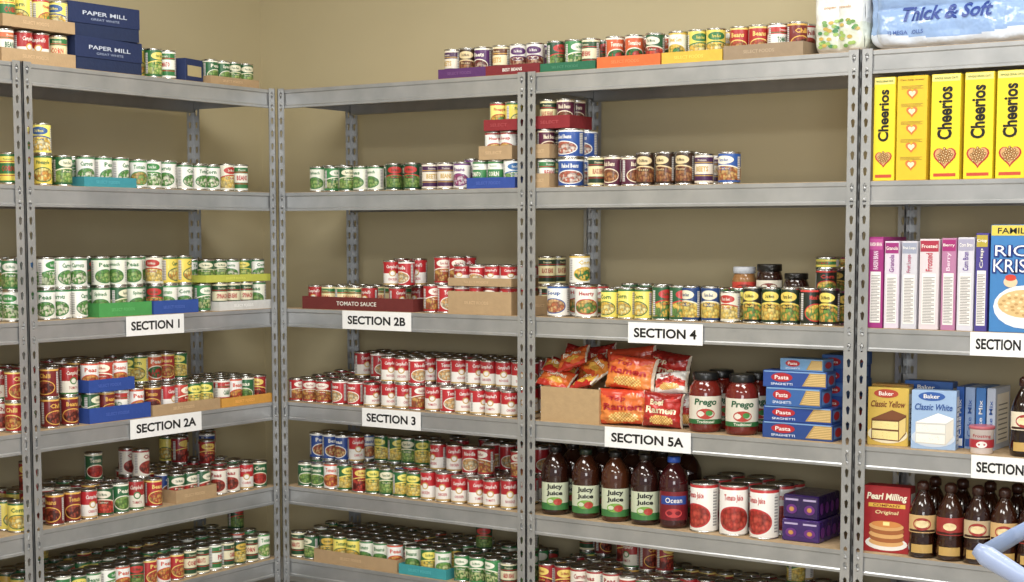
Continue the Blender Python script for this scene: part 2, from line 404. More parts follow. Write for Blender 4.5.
def can_t(pal,k,h,r,var,txt):
    key=(pal,k,round(h,4),r,var,txt)
    if key in _cc: return _cc[key]
    st,cols=PAL[pal][k]; P=[C(c,.14) for c in cols.split()]
    while len(P)<4: P.append(P[-1])
    m=.006; rb=r-.0012
    rings=[(r-.003,0),(r,.0008),(r,.0032),(rb-.0004,.0045),(rb,m),(rb,h-m),(rb-.0004,h-.0045),(r,h-.0032),(r,h-.0005),(r-.001,h),(r-.0025,h-.0005),(r-.003,h-.004),(r-.010,h-.004),(r-.011,h-.003),(r-.013,h-.004)]
    tin=C('d6d6d2'); tin2=C('cfcfcc'); lc=P[0]+P[1]+P[2]+P[3]
    A=lathe(rings,SEG,lambda kk,i: lc if kk==4 else (tin2 if kk>9 else tin),lambda kk: LM[st] if kk==4 else TIN)
    if txt:
        g=Geo(); g.arr(A)
        wl=WORDS.get(pal,['Beans','Peas','Carrots','Corn','Tomato']); word=wl[(k+var)%len(wl)]
        hh=h-2*m; zc=h/2
        for ph in (0,math.pi):
            f=cyl(rb,ph); q=r/.034
            if st=='soup':
                text(g,f,"Campbell's",0,zc+hh*.28,.052*q,hh*.2,P[1],.0004,shear=.2,bold=.02,res=1); text(g,f,word.upper(),0,zc-hh*.26,.036*q,hh*.11,P[0],.0004,bold=.02,res=1)
            elif st=='veg':
                text(g,f,'Del Monte' if k%2 else 'Farm Best',0,zc+hh*.285,.030*q,hh*.11,P[0],.0004,bold=.02,res=1)
                ell(g,f,0,zc-hh*.02,.022*q,hh*.065,P[0],.0004,n=10); text(g,f,word,0,zc-hh*.02,.034*q,hh*.075,P[1],.0008,bold=.01,res=1)
            elif st=='band':
                text(g,f,word.upper(),0,zc,.044*q,hh*.2,P[2],.0004,bold=.03,res=1); text(g,f,'Premium',0,zc+hh*.33,.03*q,hh*.08,P[1],.0004,res=1)
            else:
                text(g,f,word,0,zc+hh*.26,.046*q,hh*.17,P[1],.0004,bold=.03,res=1)
        A=(np.concatenate(g.V),np.concatenate(g.L),np.concatenate(g.T),np.concatenate(g.C),np.concatenate(g.M),np.concatenate(g.S),np.concatenate(g.U))
    _cc[key]=A; return A

def tray(g,a,b,v0,v1,z,th,col,txt=None,tc='f0ece0'):
    t=.003; c=C(col)
    box(g,a,b,v0,v1,z,z+t,c,CARD)
    box(g,a,b,v0,v0+t,z+t,z+th,c,CARD); box(g,a,b,v1-t,v1,z+t,z+th,c,CARD)
    box(g,a,a+t,v0+t,v1-t,z+t,z+th*1.0,c,CARD); box(g,b-t,b,v0+t,v1-t,z+t,z+th,c,CARD)
    w=b-a; f=lambda x,y,e:(a+w/2+x,v0-e,z+y)
    if txt is not None and th>.02:
        if txt: text(g,f,txt,0,th/2,w*.36,th*.32,C(tc),.0008)
    else:
        lc=tuple(min(1,x*1.4+.04) for x in c)
        text(g,f,'SELECT FOODS' if w>.2 else 'SELECT',-w*.05,th*.5,min(w*.5,.11),min(th*.3,.011),lc,.0006)

def cans(name,fr,lvl,m0,m1,pal,rows=1,st=1,v0=.052,z=0,tr=None,th=.035,r=.034,h=.106,txt=None,miss=0.,n=None):
    g=Geo(); g.X=FRM[fr]
    Z=LV[lvl]+z+.0003; a,b=U(fr,m0,v0),U(fr,m1,v0)
    if n is None: n=max(1,int(round((b-a)/(2*r+.002))))
    pitch=max((b-a)/n,2*r+.0006); b=a+pitch*n
    zz=Z+(.0032 if tr else 0)
    cnt=0
    for k in range(rows):
        v=v0+k*(2*r+.003)
        s0=st[min(k,len(st)-1)] if isinstance(st,(list,tuple)) else st
        run=0; kk=0
        for i in range(n):
            if s0 and rng.random()<miss: continue
            if run<=0: kk=rng.randrange(len(PAL[pal])); run=rng.randint(1,3); hk=h if (tr or s0>1 or n==1) else h+rng.choice([0,0,.007,-.008,-.003])
            run-=1
            s=s0
            if not tr and n>3 and s0>1 and rng.random()<.14: s=s0-1
            if not tr and n>3 and lvl>=3 and k>=2 and rng.random()<.10 and s0<2: s=s0+1
            du=rng.uniform(-.5,.5)*max(0,pitch-2*r)*.8 ; dv=rng.uniform(0,.003)
            for q in range(s):
                k2=kk if rng.random()<.6 else rng.randrange(len(PAL[pal]))
                rr=r
                X=XF(a+pitch*(i+.5)+du,v+dv,zz+q*(hk+.0003),rng.uniform(-.85,.85)+(.55 if fr==B else -.4))
                vis=(k<=1) or q==s-1 and k<3
                g.arr(can_t(pal,k2,hk,rr,rng.randrange(2),vis),X); cnt+=1
    if tr:
        tray(g,a-.005,b+.005,v0-r-.005,v0+(rows-1)*(2*r+.003)+r+.007,Z,th,tr,txt)
    return g.done(name)
KR='b3946a'
TV='tray_of_canned_vegetables'; TB='tray_of_canned_beans'; CV='canned_vegetables'; CSN='canned_soup'
# --- top level
cans(TB,B,0,446,490,'purple',3,tr='5a2c66')
cans(TB,B,0,493,544,'purple',3,tr='7c1f24',txt='BEST BEANS')
cans(TV,B,0,547,599,'green',3,tr='1f6a4a',th=.03)
cans('tray_of_canned_tomatoes',B,0,603,663,'tomato',3,tr='dc6a28',th=.038)
cans(TV,B,0,667,724,'corn',3,tr='e0b424',th=.038)
cans('tray_of_canned_soup',B,0,728,803,'red',3,tr='9a8468',th=.045)
cans(TV,L,0,0,71,'salmon',3,tr=KR,th=.045)
cans(TV,L,0,2,71,'yellow',3,z=.1165,tr=KR,th=.04)
cans(CV,L,0,150,176,'vmix',2)
cans(TV,L,0,207,252,'green',3,tr=KR,th=.03,r=.032,h=.09)
# --- second level
cans(CV,L,1,2,16,'yellow',3); cans(CV,L,1,36,53,'yellow',2,2,n=1); cans(CV,L,1,56,75,'green',2,n=1)
cans(TV,L,1,79,129,'vegw',3,tr='2c8f9c',th=.035); cans(CV,L,1,132,176,'vegw',2); cans(CV,L,1,178,247,'vmix',2)
cans(CV,B,1,311,384,'green',2,h=.1); cans(CV,B,1,387,421,'green',2); cans(CV,B,1,423,470,'purple',2,h=.108)
H=.1
cans(TV,B,1,474,517,'vegw',2,tr='2a4a9c',th=.04,h=H)
cans(TV,B,1,486,515,'white',2,z=.1045,v0=.056,tr=KR,th=.05,h=H)
cans(TV,B,1,491,517,'yellow',2,z=.209,tr='8c2026',th=.04,h=H)
cans(TV,B,1,538,552,'veg',3,tr=KR,th=.05,h=H,n=1)
cans('large_canned_beans',B,1,555,585,'blueb',2,2,v0=.06,r=.048,h=.103,n=1)
cans(TV,B,1,538,552,'dark',3,z=.1045,tr=KR,th=.05,h=H,n=1)
cans(TV,B,1,540,574,'dark',2,z=.2093,v0=.058,tr='8c2026',th=.045,h=H,n=2)
cans('canned_beans',B,1,588,634,'dark',2); cans('canned_beans',B,1,636,714,'purple',2); cans('large_canned_beans',B,1,717,741,'blue',1,r=.039,h=.106,n=1)
# --- third level
cans(CV,L,2,2,16,'vegw',3,2); cans(CV,L,2,36,85,'vegw',4,2,h=.108)
cans(TV,L,2,91,142,'green',4,2,tr='3f9a46',th=.05); cans(TV,L,2,146,189,'vmix',4,2,tr='2a4fa0',th=.05)
cans(CV,L,2,193,208,'green',3,n=1); cans(TV,L,2,212,263,'green',4,tr='d8d8d4',th=.035)
cans(TV,L,2,199,262,'vmix',3,v0=.07,z=.1105,tr='c8cc3a',th=.028,h=.085)
cans('tray_of_canned_pasta',B,2,309,416,'salmon',4,tr='6e2420',th=.05,st=1,txt='TOMATO SAUCE',h=.09,miss=.35)
cans(CSN,B,2,382,416,'soup',2,z=.095,v0=.09,h=.1)
cans(CSN,B,2,424,450,'soup',3,[1,2,2])
cans('tray_of_canned_soup',B,2,455,516,'soup',3,tr=KR,th=.085,h=.1)
cans('tray_of_canned_soup',B,2,455,516,'soup',3,z=.1045,tr=KR,th=.03,h=.075)
cans('tray_of_canned_soup',B,2,539,551,'dark',2,v0=.15,st=2,tr=KR,th=.07,n=1)
cans('large_canned_vegetables',B,2,547,599,'white',2,v0=.055,r=.042,h=.118,n=2)
cans(CV,B,2,569,592,'corn',1,z=.1186,v0=.06,n=1,r=.038)
cans(CV,B,2,602,681,'corn',4,h=.113); cans(CV,B,2,683,741,'corn',3,h=.113); cans(CV,B,2,744,834,'dkcorn',2,h=.114)
cans(CV,B,2,812,838,'dkcorn',2,2,v0=.2,r=.036,h=.09)
cans('canned_tuna',B,2,815,842,'yellow',2,z=.1806,v0=.2,h=.04,n=1,r=.042)
# --- fourth level
cans('canned_chili',L,3,2,16,'red',4,2); cans('canned_chili',L,3,36,74,'red',4,2)
cans('tray_of_canned_chili',L,3,79,139,'mixr',4,tr='24489c',th=.055); cans('tray_of_canned_chili',L,3,79,120,'mixr',4,z=.1105,tr='24489c',th=.045)
cans('tray_of_canned_tomatoes',L,3,143,207,'mixr',4,[1,1,2,2],tr=KR,th=.04); cans('tray_of_canned_tomatoes',L,3,213,262,'mixr',4,tr='d89a2c',th=.035)
cans(CSN,B,3,288,329,'soup',5,h=.1); cans(CSN,B,3,331,379,'soup',5,[1,1,2,2,2],h=.1); cans(CSN,B,3,381,423,'soup',5,[2,2,2,2],h=.1)
cans(CSN,B,3,425,517,'soup',5,[1,2,2,2,2],h=.1)
# --- fifth level
cans(CV,L,4,2,18,'mixr',5); cans(CV,L,4,40,138,'mixr',5); cans(CV,L,4,141,158,'red',3,[1,2,2],n=1,v0=.05)
cans('tray_of_canned_vegetables',L,4,165,204,'mixr',5,tr=KR,th=.05); cans(CV,L,4,208,262,'mixr',5,[1,1,1,2,2])
cans('canned_stew',B,4,297,349,'bluemix',5,[1,2,2,1,1]); cans('canned_stew',B,4,351,415,'bluemix',5,[1,1,2,2,1])
cans(CSN,B,4,419,517,'soup',5,[1,2,1,2,2])
# --- bottom level
cans(CV,L,5,30,262,'mixg',5); cans('tray_of_canned_vegetables',B,5,318,400,'mixg',5,tr=KR,th=.05); cans(TV,B,5,404,450,'mixg',5,tr='2a9aa0',th=.04)
cans(CV,B,5,454,517,'green',5); cans(CV,B,5,289,314,'mixg',5); cans('canned_chili',B,5,540,840,'mixr',5); cans('canned_chili',B,5,870,1060,'mixr',4)

# ------------------------------------------------------------------ boxes
def paper_box(m0,m1,z,sk=0):
    a,b=U(L,m0,.03),U(L,m1,.03); w=b-a; g=Geo(); g.X=W(L,(a+b)/2,.17,LV[0]+z,sk)
    n=C('1a2a4e'); h=.118; d=.28
    box(g,-w/2+.003,w/2-.003,-d/2+.003,d/2-.003,0,h-.01,n,CARD)
    box(g,-w/2,w/2,-d/2,d/2,h*.38,h,C('1c2c56'),CARD,bev=.002)
    text(g,ff(w,d,h),'PAPER MILL',0,h*.70,w*.62,.014,C('c8d0e0')); text(g,ff(w,d,h),'GREAT WHITE',0,h*.53,w*.4,.008,C('98a4c0'))
    rect(g,fr_(w,d,h),-d*.3,h*.5,d*.3,h*.8,C('e8ecf4')); rect(g,fl_(w,d,h),-d*.3,h*.5,d*.3,h*.8,C('2c3f6c'))
    g.done('paper_ream_box')
paper_box(78,146,0,.03); paper_box(76,144,.1185,-.04)
a,b=U(L,179,.05),U(L,204,.05); g=Geo(); g.X=W(L,(a+b)/2,.08,LV[0],.2); w=b-a
box(g,-w*.45,w*.45,-.05,.05,0,.085,C('20305c'),CARD,bev=.002); rect(g,ff(w,.1,.1),-w*.35,.02,w*.35,.06,C('b8a878')); g.done('small_carton')

def cereal(m0,m1,h,base,title,tcol,kind=0,lvl=1,v=.012,d=.24,dk=None):
    a,b=U(B,m0,v),U(B,m1,v); w=b-a-.003; g=Geo(); g.X=W(B,(a+b)/2,v+d/2,LV[lvl])
    box(g,-w/2,w/2,-d/2,d/2,0,h,C(base,.04),PAPER,bev=.0015)
    f=ff(w,d,h); s=fr_(w,d,h)
    if kind==0:
        text(g,f,title,-.002,h*.63,h*.50,w*.50,C(tcol),rot=math.pi/2,bold=.03)
        rect(g,f,-w*.5+.002,h*.93,w*.5-.002,h*.995,C('e8d870')); text(g,f,'WHOLE GRAIN OATS',0,h*.96,w*.8,h*.02,C('3a6a2a'))
        heart(g,f,0,h*.215,w*.42,C('b8242c')); heart(g,f,0,h*.22,w*.36,C('d0a064'),.0014)
        for i in range(22):
            t=i*2.4; rr=w*.25*math.sqrt((i+.5)/22)
            ell(g,f,rr*math.cos(t),h*.225+rr*math.sin(t),w*.055,w*.055,C('9c682c'),.002,n=8); ell(g,f,rr*math.cos(t),h*.225+rr*math.sin(t),w*.02,w*.02,C('f0d8a0'),.0024,n=6)
        rect(g,f,-w*.38,h*.03,w*.38,h*.06,C('c8482a'))
    elif kind==1:
        for i in range(5):
            bb=h*(.12+.17*i); heart(g,f,0,bb+h*.03,w*.2,C('d8742c')); heart(g,f,0,bb+h*.03,w*.12,C('f4e6b0'),.0014)
            for k in range(3): rect(g,f,-w*.36,bb+h*(.075+.012*k),w*.36*(1-.2*(k%2)),bb+h*(.080+.012*k),C('9c7c20'))
        text(g,f,'Can help lower',0,h*.96,w*.8,h*.02,C('7a3a20'))
    rect(g,s,-d*.42,h*.06,d*.42,h*.9,C(dk or 'e8c81c')); text(g,s,title,0,h*.7,d*.7,h*.15,C(tcol)); ell(g,s,0,h*.3,d*.3,h*.16,C('e2b878'))
    g.done('cereal_box')
CY='ecd410'
for k,(p,q) in enumerate(((871,893),(894,925),(928,958),(961,991),(993,1023),(1026,1056))):
    cereal(p,q,.322,'e0ba18' if k==1 else CY,'Cheerios','141414',1 if k==1 else 0)

def spine(m0,m1,h,base,band,tcol,title,v=.012,d=.2):
    a,b=U(B,m0,v),U(B,m1,v); w=b-a-.002; g=Geo(); g.X=W(B,(a+b)/2,v+d/2,LV[2])
    box(g,-w/2,w/2,-d/2,d/2,0,h,C(base),PAPER,bev=.0012); f=ff(w,d,h)
    rect(g,f,-w*.5+.002,h*.86,w*.5-.002,h*.98,C(band)); text(g,f,title,0,h*.92,w*.8,h*.04,C('f4f0e4'))
    rect(g,f,-w*.36,h*.06,w*.36,h*.62,C('ece8e2')); 
    for k in range(30): rect(g,f,-w*.3,h*(.08+.017*k),w*.3*(1-.5*(k%3==1)),h*(.086+.017*k),C('6a6264'),.001)
    text(g,f,title,0,h*.745,h*.2,w*.34,C(tcol),rot=math.pi/2)
    g.done('cereal_box')
for p,q,hh,ba,bd,tc_,ti in ((869,884,.288,'a02a7a','b84a90','f0dcec','RAISIN BRAN'),(885,900,.275,'d8ccda','a02a78','8a3a90','Granola'),(902,918,.275,'cccad2','9aa0b4','b02a60','Fruit Loops'),
    (920,940,.282,'d8ccd0','b03048','c42a48','Frosted'),(942,957,.285,'b87aa0','a82a74','f0dce8','Berry'),(958,975,.287,'d0ced8','a8a4bc','6a4a9a','Corn Bran'),(976,989,.30,'4c4290','b8a42a','f0ecd8','Crisp')):
    spine(p,q,hh,ba,bd,tc_,ti)
a,b=U(B,991,.012),U(B,1062,.012); w=b-a; g=Geo(); h=.325; d=.08; g.X=W(B,(a+b)/2,.012+d/2,LV[2])
box(g,-w/2,w/2,-d/2,d/2,0,h,C('3a80c0'),PAPER,bev=.0015); f=ff(w,d,h)
rect(g,f,-w/2+.002,h*.9,w/2-.002,h*.995,C('e0c83a')); text(g,f,'FAMILY SIZE',0,h*.945,w*.8,h*.055,C('2a2a2a'))
text(g,f,'RICE',-w*.12,h*.76,w*.62,h*.1,C('f4f4f4'),.002,bold=.0); text(g,f,'KRISPIES',0,h*.62,w*.9,h*.12,C('f4f4f4'),.002,bold=.0)
text(g,f,'RICE',-w*.12,h*.755,w*.66,h*.12,C('1c3a86'),.001,bold=.08); text(g,f,'KRISPIES',0,h*.615,w*.94,h*.14,C('1c3a86'),.001,bold=.08)
ell(g,f,0,h*.24,w*.44,h*.2,C('e8eef4')); ell(g,f,0,h*.27,w*.38,h*.13,C('e0bc7c'),.0014)
for i in range(40):
    t=i*2.4; rr=math.sqrt((i+.5)/40); ell(g,f,w*.34*rr*math.cos(t),h*.27+h*.11*rr*math.sin(t),w*.03,h*.012,C('f0d8a4' if i%2 else 'c89a58'),.002,n=7)
ell(g,f,-w*.2,h*.47,w*.1,h*.05,C('f0c8a0'),.0018); ell(g,f,-w*.2,h*.51,w*.08,h*.03,C('d8402a'),.002)
g.done('cereal_box')

def mixbox(name,m0,m1,lvl,v,w_,h,d,base,title,tcol,kind,rot=0.15,z=0):
    a,b=U(B,m0,v),U(B,m1,v); w=(b-a)*.97 if w_ is None else w_; g=Geo(); g.X=W(B,(a+b)/2,v+d/2+.02,LV[lvl]+z,rot)
    box(g,-w/2,w/2,-d/2,d/2,0,h,C(base),PAPER,bev=.0012); f=ff(w,d,h); s=fr_(w,d,h)
    rect(g,s,-d*.4,h*.1,d*.4,h*.9,C('f0ece0')); 
    for k in range(8): rect(g,s,-d*.3,h*(.15+.08*k),d*.3,h*(.17+.08*k),C('707070'),.001)
    if kind=='cake':
        yl='Yellow' in title
        ell(g,f,-w*.05,h*.9,w*.3,h*.075,C('b8402a' if yl else '2a5aa8')); text(g,f,'Baker',-w*.05,h*.9,w*.36,h*.07,C('f6f2e8'),.0012)
        text(g,f,title,0,h*.72,w*.84,h*.11,C(tcol),shear=.2,bold=.02)
        ell(g,f,0,h*.2,w*.49,h*.16,C('c8d4e4' if not yl else 'e8dcb8'))
        ck='f0dc8c' if yl else 'f3efe4'; ic='6a3a1c' if yl else 'd0cec8'; sh='e0c470' if yl else 'dcd6c8'
        poly(g,f,[(-w*.40,h*.10),(w*.28,h*.08),(w*.45,h*.22),(w*.45,h*.54),(w*.1,h*.62),(-w*.40,h*.46)],C(ic),.0012)
        poly(g,f,[(-w*.38,h*.12),(w*.26,h*.10),(w*.26,h*.25),(-w*.38,h*.26)],C(ck),.0016); poly(g,f,[(-w*.38,h*.29),(w*.26,h*.28),(w*.26,h*.42),(-w*.38,h*.42)],C(ck),.0016)
        poly(g,f,[(w*.28,h*.10),(w*.44,h*.24),(w*.44,h*.5),(w*.28,h*.43)],C(sh),.0016)
        for i in range(26): ell(g,f,rng.uniform(-.36,.24)*w,h*rng.choice([rng.uniform(.13,.24),rng.uniform(.3,.41)]),w*.012,h*.007,C(sh),.002,n=6)
        poly(g,f,[(-w*.40,h*.45),(w*.28,h*.45),(w*.45,h*.54),(w*.1,h*.62)],C('7c4824' if yl else 'fbfaf6'),.0018)
    if kind=='pancake':
        text(g,f,'Pearl Milling',0,h*.83,w*.86,h*.13,C('f4ecd0'),shear=.15,bold=.03)
        rect(g,f,-w*.4,h*.68,w*.4,h*.74,C('e8b830')); text(g,f,'COMPANY',0,h*.71,w*.6,h*.04,C('8a1418'))
        text(g,f,'Original',0,h*.60,w*.5,h*.07,C('f4e0a0'),shear=.2)
        ell(g,f,0,h*.14,w*.46,h*.11,C('f0ece4'))
        for k in range(5): ell(g,f,w*.01*(k%2),h*(.16+.06*k),w*.38,h*.07,C('a8602a' if k%2 else 'e0a860'),.0012+.0003*k)
        ell(g,f,0,h*.43,w*.33,h*.05,C('d8893a'),.003); rect(g,f,-w*.07,h*.41,w*.07,h*.465,C('f8e890'),.0034)
    if kind=='spine':
        text(g,f,title,0,h*.5,h*.6,w*.4,C(tcol),rot=math.pi/2); rect(g,f,-w*.4,h*.04,w*.4,h*.16,C(tcol))
    return g.done(name)
mixbox('cake_mix_box',868,909,3,.03,None,.186,.05,'d4b03c','Classic Yellow','7a3a18','cake',.12)
mixbox('cake_mix_box',912,957,3,.02,None,.186,.05,'9ab8dc','Classic White','1f4f98','cake',.15)
mixbox('cake_mix_box',872,910,3,.11,None,.19,.05,'b88c3c','Yellow Cake','8a4a1c','cake',.05)
for k,(p,q,c) in enumerate(((958,966,'2a5aa8'),(967,977,'8aa4cc'),(978,988,'3a78c0'),(989,998,'b4c0d4'))):
    mixbox('cake_mix_box',p,q,3,.10,None,.195,.15,c,'Cake Mix','2a5aa8' if k%2 else 'f0f0f0','spine',0)
mixbox('cake_mix_box',905,955,3,.18,None,.2,.05,'3a6ab4','Classic Blue','e8ecf4','cake',0)
mixbox('pancake_mix_box',866,913,4,.02,None,.215,.06,'a81c24','x','f0e0c0','pancake',.08)
def pasta(m0,m1,v,z,h,d,col,rot=0):
    a,b=U(B,m0,v),U(B,m1,v); w=b-a; g=Geo(); g.X=W(B,(a+b)/2,v+d/2,LV[3]+z,rot)
    box(g,-w/2,w/2,-d/2,d/2,0,h,C(col),PAPER,bev=.0012); f=ff(w,d,h); s=fr_(w,d,h)
    if w>.12:
        poly(g,f,[(w*.12,h*.12),(w*.49,h*.12),(w*.49,h*.9),(w*.24,h*.9)],C('b8944c'))
        for k in range(7): rect(g,f,w*(.16+.015*k),h*(.18+.1*k),w*.48,h*(.22+.1*k),C('e8c884'),.001)
        ell(g,f,-w*.2,h*.6,w*.17,h*.27,C('b8202c')); text(g,f,'Pasta',-w*.2,h*.6,w*.22,h*.24,C('f6f2ec'),.0014)
        text(g,f,'SPAGHETTI',-w*.2,h*.2,w*.34,h*.14,C('dfe8f8'),.0012); rect(g,f,-w*.48,h*.9,w*.48,h*.97,C('7aa4d0'))
    else:
        ell(g,f,0,h*.5,w*.38,h*.3,C('b8202c')); text(g,f,'Pasta',0,h*.5,w*.5,h*.2,C('f6f2ec'),.0014)
    rect(g,s,-d*.4,h*.15,d*.4,h*.85,C('5a88c8'),.0006); ell(g,s,0,h*.5,d*.3,h*.28,C('b8202c'),.001)
    g.done('pasta_box')
pasta(765,836,.03,0,.055,.09,'24488c'); pasta(766,834,.035,.0553,.052,.085,'204490',.03); pasta(768,824,.03,.1078,.062,.09,'3464a8',-.03); pasta(765,828,.035,.170,.055,.085,'284c98',.04)
pasta(782,826,.05,.2253,.04,.08,'6a9cc8',-.05)
for k in range(6): pasta(823+k%2,845+k%2,.15,.046*k,.0458,.25,['2a50a0','3a6cb4'][k%2])
def pack(m0,m1,v,z,h,d,col,name,lvl=4):
    a,b=U(B,m0,v),U(B,m1,v); w=b-a; g=Geo(); g.X=W(B,(a+b)/2,v+d/2,LV[lvl]+z)
    box(g,-w/2,w/2,-d/2,d/2,0,h,C(col),FILM,bev=.004); f=ff(w,d,h); s=fr_(w,d,h)
    n=max(2,int(w/.045))
    for i in range(n):
        x=-w/2+w*(i+.5)/n
        ell(g,f,x,h*.4,w/n*.3,h*.2,C('6a2a80')); ell(g,f,x,h*.4,w/n*.14,h*.1,C('c89040'),.0014); rect(g,f,x-w/n*.36,h*.76,x+w/n*.36,h*.84,C('b8a8d0'))
    for i in range(4): ell(g,s,-d*.36+d*.24*i,h*.45,d*.08,h*.25,C('6a2a80'))
    g.done(name)
pack(786,824,.05,0,.075,.2,'3c2068','juice_box_pack'); pack(787,823,.06,.0755,.08,.18,'2c1850','juice_box_pack')

# ------------------------------------------------------------------ jars & bottles
def jar(fr,m,v,lvl,prof,cols,label,name,rot=.35,z=0):
    g=Geo(); g.X=W(fr,U(fr,m,v),v,LV[lvl]+z,rot)
    g.arr(lathe(prof,32,lambda k,i:cols[k][0],lambda k:cols[k][1])) 
    if label: label(g)
    g.done(name)
def sauce(m,v):
    s=(C('6e1a10'),GLASS); lid=(C('1a1a1a'),PLAS)
    prof=[(.048,0),(.054,.006),(.0565,.02),(.0565,.13),(.053,.153),(.042,.170),(.038,.177),(.043,.178),(.044,.182),(.044,.2),(.041,.204)]
    cols=[s]*6+[lid]*4
    def lab(g):
        f=cyl(.057); rect(g,f,-.072,.03,.072,.125,C('ddd6c4'),.0004,n=16); rect(g,f,-.072,.03,.072,.046,C('2a6a34'),.0008,n=16)
        text(g,f,'Prego',0,.103,.078,.028,C('1f5a34'),.0012,shear=.15,bold=.03); ell(g,f,0,.065,.032,.018,C('b8301c'),.0012); ell(g,f,.012,.068,.012,.009,C('3a8a34'),.002)
        text(g,f,'Traditional',0,.038,.06,.009,C('f0ecd8'),.0014)
    jar(B,m,v,3,prof,cols,lab,'pasta_sauce_jar',.5)
sauce(707,.07); sauce(744,.067); sauce(723,.19); sauce(760,.185)
def juice(m,v,cap='1a2a20',dark='2c120a',lab='juice',rot=.5):
    s=(C(dark),GLASS); cp=(C(cap),PLAS)
    prof=[(.042,0),(.049,.005),(.0515,.015),(.0515,.075),(.051,.08),(.051,.12),(.0515,.125),(.0515,.155),(.048,.178),(.035,.203),(.023,.217),(.0185,.224),(.0185,.227),(.0225,.228),(.0225,.245),(.020,.248)]
    cols=[s]*12+[cp]*3
    def lb(g):
        f=cyl(.0517)
        if lab=='juice':
            rect(g,f,-.062,.02,.062,.12,C('ccd4b4'),.0003,n=14); rect(g,f,-.062,.02,.062,.045,C('3a7a3a'),.0007,n=14)
            text(g,f,'Juicy',0,.104,.06,.022,C('1a1a1a'),.001,bold=.04); text(g,f,'Juice',0,.08,.06,.02,C('1a1a1a'),.001,bold=.04)
            ell(g,f,0,.052,.03,.016,C('7aa83a'),.0012); ell(g,f,.012,.05,.016,.012,C('b83a2a'),.0018)
        else:
            rect(g,f,-.062,.03,.062,.13,C('7a1420'),.0003,n=14); rect(g,f,-.05,.085,.05,.115,C('2a4a9a'),.0007,n=12); text(g,f,'Ocean',0,.1,.06,.018,C('f0ece4'),.0012); ell(g,f,0,.055,.03,.016,C('c83a3a'),.0012)
    jar(B,m,v,4,prof,cols,lb,'juice_bottle',rot)
for m,c,dk in ((556,'1e1e1e','2c120a'),(587,'1e2a1e','3a1a0c'),(617,'141414','4a2410'),(647,'201a16','2c100c')): juice(m,.068,c,dk)
juice(676,.07,'2a5ac0','3a0c10','cran')
for m in (574,604,634,664): juice(m,.185,'241c18',rot=.3)
for m in (560,592,624,657,690): juice(m,.295,'241c18',rot=.3)
cans('large_canned_tomato_juice',B,4,692,785,'tall',3,r=.0505,h=.172,v0=.065,n=3)
def syrup(m,v,lvl=4,c='2a1008',lc='e8dcc0',rot=.3,h=1.,cap='3a1c12'):
    s=(C(c),GLASS); cp=(C(cap),PLAS)
    prof=[(.036,0),(.043,.005),(.044,.025),(.040,.065),(.0395,.078),(.043,.105),(.043,.135),(.036,.165),(.022,.195),(.016,.206),(.016,.214),(.020,.215),(.019,.235),(.010,.243)]
    prof=[(r,z*h) for r,z in prof]
    def lb(g):
        f=cyl(.0435); rect(g,f,-.05,.082*h,.05,.138*h,C(lc),.0012,n=12); ell(g,f,0,.11*h,.028,.020,C('a8302a'),.002); ell(g,f,0,.11*h,.02,.012,C('f0d8a0'),.0026); rect(g,f,-.045,.085*h,.045,.092*h,C('3a1a10'),.0016,n=8)
        f=cyl(.0445); rect(g,f,-.035,.018*h,.035,.045*h,C('c8a050'),.0008,n=10)
    jar(B,m,v,lvl,prof,[s]*11+[cp]*2,lb,'syrup_bottle',rot)
for k,(m,v) in enumerate(((929,.05),(957,.052),(985,.05),(1012,.052),(1040,.05),(941,.16),(969,.16),(997,.16),(1025,.16),(1052,.16))): syrup(m,v,4,['2a1008','341608'][k%2],['d8b070','a8302a','c8b088'][k%3])
syrup(1030,.06,3,'1e0c08'); syrup(1058,.06,3,'1e0c08')
prof=[(.031,0),(.033,.002),(.037,.075),(.039,.076),(.0395,.084),(.037,.086)]
def lb(g):
    f=cyl(.0362); rect(g,f,-.05,.02,.05,.045,C('b02a34'),.0014,n=14); text(g,f,'Frosting',0,.055,.055,.012,C('b02a34'),.002); ell(g,f,0,.03,.016,.01,C('f4e8e0'),.002)
jar(B,987,.047,3,prof,[(C('f0e4e0'),PLAS)]*3+[(C('b85a66'),PLAS)]*2,lb,'frosting_tub',.3)
def djar(m,v,h=.165,r=.046,body='2a120c',lidc='181410',lab='d8d0bc',name='preserves_jar'):
    s=(C(body),GLASS); lid=(C(lidc),PLAS)
    prof=[(r-.006,0),(r-.001,.004),(r,.02),(r,h*.76),(r-.006,h*.85),(r-.008,h*.875),(r-.003,h*.88),(r-.003,h*.985),(r-.005,h)]
    def lb(g):
        f=cyl(r+.0005); rect(g,f,-.055,.03,.055,h*.72,C(lab),.0004,n=14); ell(g,f,0,h*.6,.03,.014,C('7a2a1c'),.001)
    jar(B,m,v,2,prof,[s]*5+[lid]*3,lb,name,.4)
djar(770,.21,.195); djar(797,.215,.165,r=.043); djar(745,.215,.185,r=.042,body='9a6a38',lidc='c8ccd4',lab='c83a2a',name='peanut_butter_jar')

